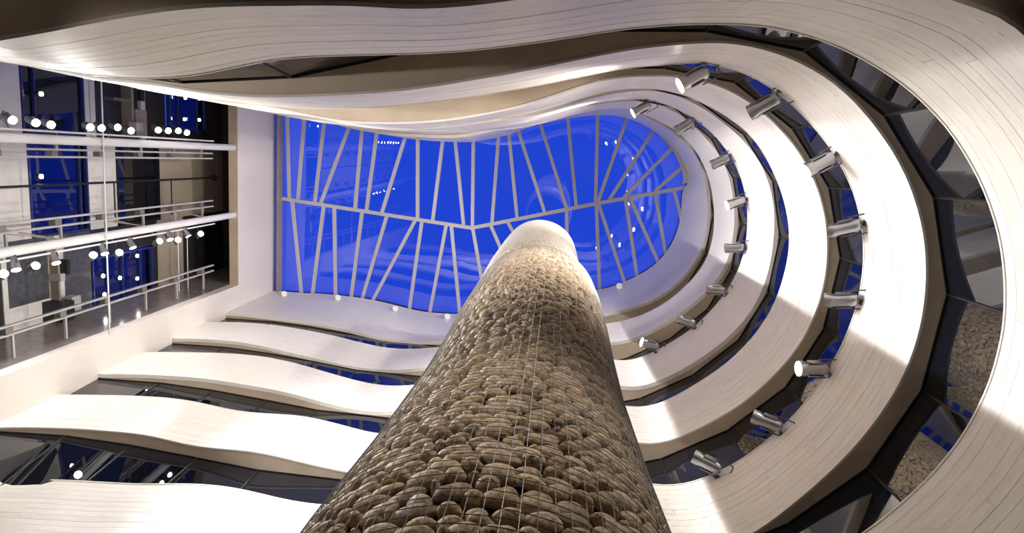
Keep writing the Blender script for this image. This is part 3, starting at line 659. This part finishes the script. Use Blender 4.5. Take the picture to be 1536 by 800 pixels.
# lift machinery on the back wall
def machine(label, boxes, loc, cat='equipment'):
    t = thing('lift_bracket', label, cat, loc)
    for nm, a, b, m in boxes: MB().box2(P(*a), P(*b)).build(nm, m, t)
machine('pale bracket with bars in the dark upper left of the lift bay',
        [('bar', (-4.05, -.6, 5.72), (-3.95, .04, 5.75), 'tan'), ('plate', (-4.05, -.22, 5.76), (-3.94, .03, 5.92), 'tan'), ('box', (-3.97, -.10, 5.70), (-3.90, -.02, 5.80), 'railmetal'),
         ('slot', (-3.96, -.40, 5.82), (-3.93, -.30, 5.88), 'black'), ('bar', (-4.05, -.30, 5.50), (-3.96, -.275, 5.72), 'greymetal')], P(-4, -.2, 5.5))
machine('dark machine box at the edge of the stone wall, lower left',
        [('housing', (-4.02, 1.38, 4.66), (-3.86, 1.54, 4.80), 'black'), ('cover', (-3.95, 1.36, 4.80), (-3.88, 1.48, 4.90), 'railmetal'), ('bar', (-4.02, 1.05, 4.755), (-3.95, 1.40, 4.775), 'tan'),
         ('box', (-4.02, 1.16, 4.74), (-3.92, 1.22, 4.79), 'railmetal'), ('plate', (-4.02, 1.06, 4.84), (-3.94, 1.18, 4.875), 'black')], P(-4, 1.4, 4.66))
for h, lab in ((6.14, 'thin white post at the dark gap beside the blue lamp window'), (6.30, 'thin white post in front of the beige panel under the lamp row')):
    t = MB().tube(P(-3.78, .93, h - .02), P(-3.78, 1.57, h - .02), .018, 6).build('thin_post', 'whitemetal'); tag(t, lab, 'post')

# ------------------------------------------------------------------ mast spotlights
def proto_can():
    b = MB(); b.tube((0, 0, 0), (0, 0, .25), .088, 16, .10, False); b.tube((0, 0, -.07), (0, 0, 0), .06, 16, .088); b.tube((0, 0, .25), (0, 0, .265), .104, 16, .104, False)
    l = MB(); l.tube((0, 0, .235), (0, 0, .25), .092, 16)
    k = MB(); k.box((.105, 0, .05), (.012, .03, .13)); k.box((-.105, 0, .05), (.012, .03, .13)); k.box((0, 0, -.085), (.22, .03, .012))
    return b.mesh('body', 'chrome', 40), l.mesh('lens', 'lens'), k.mesh('yoke', 'lampgrey')
CAN = proto_can()
def tree(meshes, names, label, cat, name, loc, direction, group, roll=0.0, scale=1.0):
    rot = Vector(direction).to_track_quat('Z', 'Y').to_matrix() @ Matrix.Rotation(roll, 3, 'Z')
    t = thing(name, label, cat, loc, group, rot=rot)
    if scale != 1.0: t.scale = (scale,) * 3; PW[t.name] = PW[t.name] @ Matrix.Scale(scale, 4)
    body = None
    for me, nm in zip(meshes, names):
        o = bpy.data.objects.new(nm, me); COL.objects.link(o)
        o.parent = body if nm in ('lens', 'cooling_fin') else t
        if nm == 'body': body = o
    return t
NTH = ['first', 'second', 'third', 'fourth', 'fifth', 'sixth', 'seventh', 'eighth', 'ninth', 'tenth', 'eleventh', 'twelfth', 'thirteenth', 'fourteenth', 'fifteenth', 'sixteenth', 'seventeenth', 'eighteenth', 'nineteenth', 'twentieth', 'twenty-first', 'twenty-second']
ROW1 = [(-.029, 3.795), (-.024, 3.973), (-.018, 4.098), (-.02, 4.46), (-.021, 4.575), (-.035, 4.749), (-.017, 4.903), (-.039, 5.252), (-.04, 5.392), (-.047, 5.539), (-.036, 5.672)]
ROW2 = [(.921, 3.658), (.908, 3.753), (.911, 3.905), (.916, 4.08), (.917, 4.436), (.92, 4.556), (.938, 4.719), (.917, 4.88), (.911, 5.23), (.912, 5.384), (.933, 5.504), (.914, 5.663), (.919, 5.876)]
rl = random.Random(11)
def mast_lamp(y, h, d, label, group, power, ang, side):
    d = Vector(d).normalized(); lens = P(-3.40, y, h)
    base = lens - d * .24
    t = tree(CAN, ('body', 'lens', 'yoke'), label, 'spotlight', 'spotlight', base, d, group, rl.uniform(-.3, .3))
    # arm back to the lamp rail
    a = MB(); a.tube(base - d * .085, P(-3.44, (.082 - .055) if side < 0 else (.80 + .055), h + .02), .014, 6); a.build('arm', 'lampgrey', t)
    if power: spot('spot_beam', t, lens + d * .04, d, power, ang, COOL, .5, .09)
n1, n2 = len(ROW1), len(ROW2)
LOW1 = [3.4, 3.2, 2.95, 2.75, 2.5, 2.3, 2.1, 1.9, 1.7]
for i, (y, h) in enumerate(sorted(ROW1 + [(-.03, q) for q in LOW1], key=lambda p: -p[1])):
    d = (1, rl.uniform(.2, .42), rl.uniform(-.6, -.35) if h > 4.4 else rl.uniform(-.4, -.15) if h > 3.5 else rl.uniform(.1, .4))
    lab = '%s spotlight from the skylight end of the upper mast lamp row' % NTH[i]
    mast_lamp(y, h, d, lab, 'spotlights of the upper mast lamp row', (ROW_RIGHT * (.75 if h > 4.8 else 1) if h > 3.5 or i % 2 else 0), 74, -1)
for i, (y, h) in enumerate(sorted(ROW2 + [(.915, q) for q in (3.4, 3.2, 2.95, 2.7, 2.45, 2.2, 1.95)], key=lambda p: -p[1])):
    top = i % 2 == 0
    d = (.87, -.40, rl.uniform(-.7, -.25)) if top else (.55, .83, rl.uniform(-.4, 0))
    if h < 3.5: d = (d[0], d[1], rl.uniform(.1, .4))
    if i == 11: d = (.5, .8, -.35)
    lab = '%s spotlight from the skylight end of the lower mast lamp row' % NTH[i]
    mast_lamp(y, h, d, lab, 'spotlights of the lower mast lamp row', (ROW_TOP if top else ROW_BOTTOM) if h > 2.8 else 0, 36 if top else 110, 1)

# small bright lamps at the windows of the lift bay
STARS = [(-.246, 4.711, 'lone lamp in the dark upper left window'), (.379, 4.666, 'lone lamp in the blue window between the masts'),
         (-.40, 6.611, 'lamp at the upper left of the four in the top blue window'), (-.419, 6.876, 'lamp at the upper right of the four in the top blue window'),
         (-.179, 6.591, 'lamp at the lower left of the four in the top blue window'), (-.19, 6.869, 'lamp at the lower right of the four in the top blue window'),
         (1.275, 5.291, 'left lamp of the middle three in the lower blue window'), (1.333, 5.507, 'centre lamp of the middle three in the lower blue window'),
         (1.384, 5.75, 'right lamp of the middle three in the lower blue window'), (1.447, 5.298, 'lowest lamp in the lower blue window'), (1.163, 5.761, 'highest lamp in the lower blue window')]
for y, h, lab in STARS:
    t = thing('downlight', 'small bright ' + lab, 'lamp', P(-3.97, y, h), 'small lamps at the lift bay windows')
    MB().tube(P(-4.01, y, h), P(-3.975, y, h), .075, 14).build('housing', 'lampgrey', t, 40)
    MB().tube(P(-3.975, y, h), P(-3.965, y, h), .062, 14).build('lens', 'lens', t)

# ------------------------------------------------------------------ floodlights on the balcony bands
def proto_flood():
    b = MB()                                   # along +Z, lens at the far end
    prof_ = [(-.02, .055), (0, .085), (.05, .10), (.30, .10), (.33, .118), (.42, .118)]
    n = 12
    vs = []; fs = []
    for z, r in prof_: vs += [(r * math.cos(2 * PI * i / n), r * math.sin(2 * PI * i / n), z) for i in range(n)]
    for j in range(len(prof_) - 1):
        for i in range(n): fs.append((j * n + i, j * n + (i + 1) % n, (j + 1) * n + (i + 1) % n, (j + 1) * n + i))
    fs.append(tuple(range(n - 1, -1, -1)))
    b.add(vs, fs)
    for s in (-1, 1): b.box((0, s * .105, .17), (.13, .012, .20))
    l = MB(); l.tube((0, 0, .395), (0, 0, .405), .108, 16)
    r = MB()
    for z in (.02, .10, .18, .26): r.box((.104, 0, z), (.02, .11, .035))
    for i in range(5): r.tube((.05 * math.cos(i * 2 * PI / 5), .05 * math.sin(i * 2 * PI / 5), -.03), (.05 * math.cos(i * 2 * PI / 5), .05 * math.sin(i * 2 * PI / 5), -.01), .012, 6)
    k = MB()
    for s in (-1, 1): k.box((0, s * .14, .10), (.03, .012, .05))
    for s in (-1, 1): k.tube((0, s * .14, .12), (0, s * .14, -.17), .011, 6)
    k.tube((0, -.14, -.17), (0, .14, -.17), .011, 6); k.tube((0, 0, -.17), (0, 0, -.24), .018, 8)
    return b.mesh('body', 'chrome', 35), l.mesh('lens', 'lens'), r.mesh('cooling_fin', 'lampgrey'), k.mesh('yoke', 'lampgrey', 40)
FLOOD = proto_flood()
SPOTS = [(.12, -60), (.49, -25), (.89, -5), (1.25, 0), (1.63, 5), (2.02, 12), (2.39, 15), (2.75, 55)]
for k, nm in (('1', 'second lowest balcony band'), ('3', 'fourth balcony band from the bottom')):
    for i, (u, yaw) in enumerate(SPOTS):
        p = Vector((*plan(u, vt(k, u) - .055), 0)); x, y = p.x, p.y
        to = Vector((AX - x, AY - y, 0)).normalized()
        to = Matrix.Rotation(math.radians(-yaw * .55), 3, 'Z') @ to if i else Vector((-.85, .53, 0))
        if i == 7: to = Vector((-1, -.25, 0))
        to.z = -.10 if i in ((0, 2, 5) if k == '1' else (0, 3, 7)) else .48; to.normalize()
        base = P(x, y, HT[k] - .02) - to * .12
        t = tree(FLOOD, ('body', 'lens', 'cooling_fin', 'yoke'), '%s floodlight clockwise along the %s' % (NTH[i], nm), 'floodlight', 'floodlight', base, to,
                 'floodlights on the ' + nm, math.pi / 2, 1.2)
        w = P(*plan(u, vt(k, u) + .004), HT[k] - .035)
        a = MB(); a.tube(base - to * .23, w, .016, 8); a.box(w, (.09, .09, .09)); a.build('wall_bracket', 'lampgrey', t)
        spot('flood_beam', t, base + to * .53, to, BAND_LAMP * (1.7 if i < 2 else 1) * (1.5 if k == '3' else 2.4 if i > 2 else 1), 95 if i < 2 else 62, WARM, .6, .1)

# ------------------------------------------------------------------ little cone lamps under the skylight edge
for u, lab in ((6.80, 'first'), (6.14, 'second'), (5.44, 'third'), (4.81, 'fourth'), (2.80, 'fifth')):
    v = vt('T', u) - .03; x, y = plan(u, v); c = P(x, y, 7.27)
    t = thing('cone_lamp', 'small white cone lamp under the skylight, %s from the end wall' % lab, 'lamp', c, 'cone lamps under the skylight')
    MB().tube(c - Vector((0, 0, .12)), c + Vector((0, 0, .16)), .13, 16, .02).build('shade', 'cone', t, 40)
    w = P(*plan(u, vt('T', u) + .002), 7.27)
    MB().tube(c, w, .02, 6).build('arm', 'whitemetal', t)

# ------------------------------------------------------------------ added floodlights, out of view under the lowest band, brightening the column's front
for i, x in enumerate((-1.75, .2, 1.0)):
    y, h = -.62, 1.40
    to = Vector((AX - x, AY - y - .3, -.22)).normalized(); base = P(x, y, h)
    t = tree(FLOOD, ('body', 'lens', 'cooling_fin', 'yoke'), 'added fill floodlight hanging under the lowest balcony band, %s from the lift bay' % NTH[i], 'floodlight', 'floodlight', base, to,
             'added fill floodlights under the lowest band', math.pi / 2)
    MB().tube(base - to * .2, P(x, y, HB['0'] + .002), .03, 8).build('hanger', 'lampgrey', t)
    spot('flood_beam', t, base + to * .44, to, FILL_LAMP * (1.5 if i == 0 else .7), 56, WARM, .8, .1)
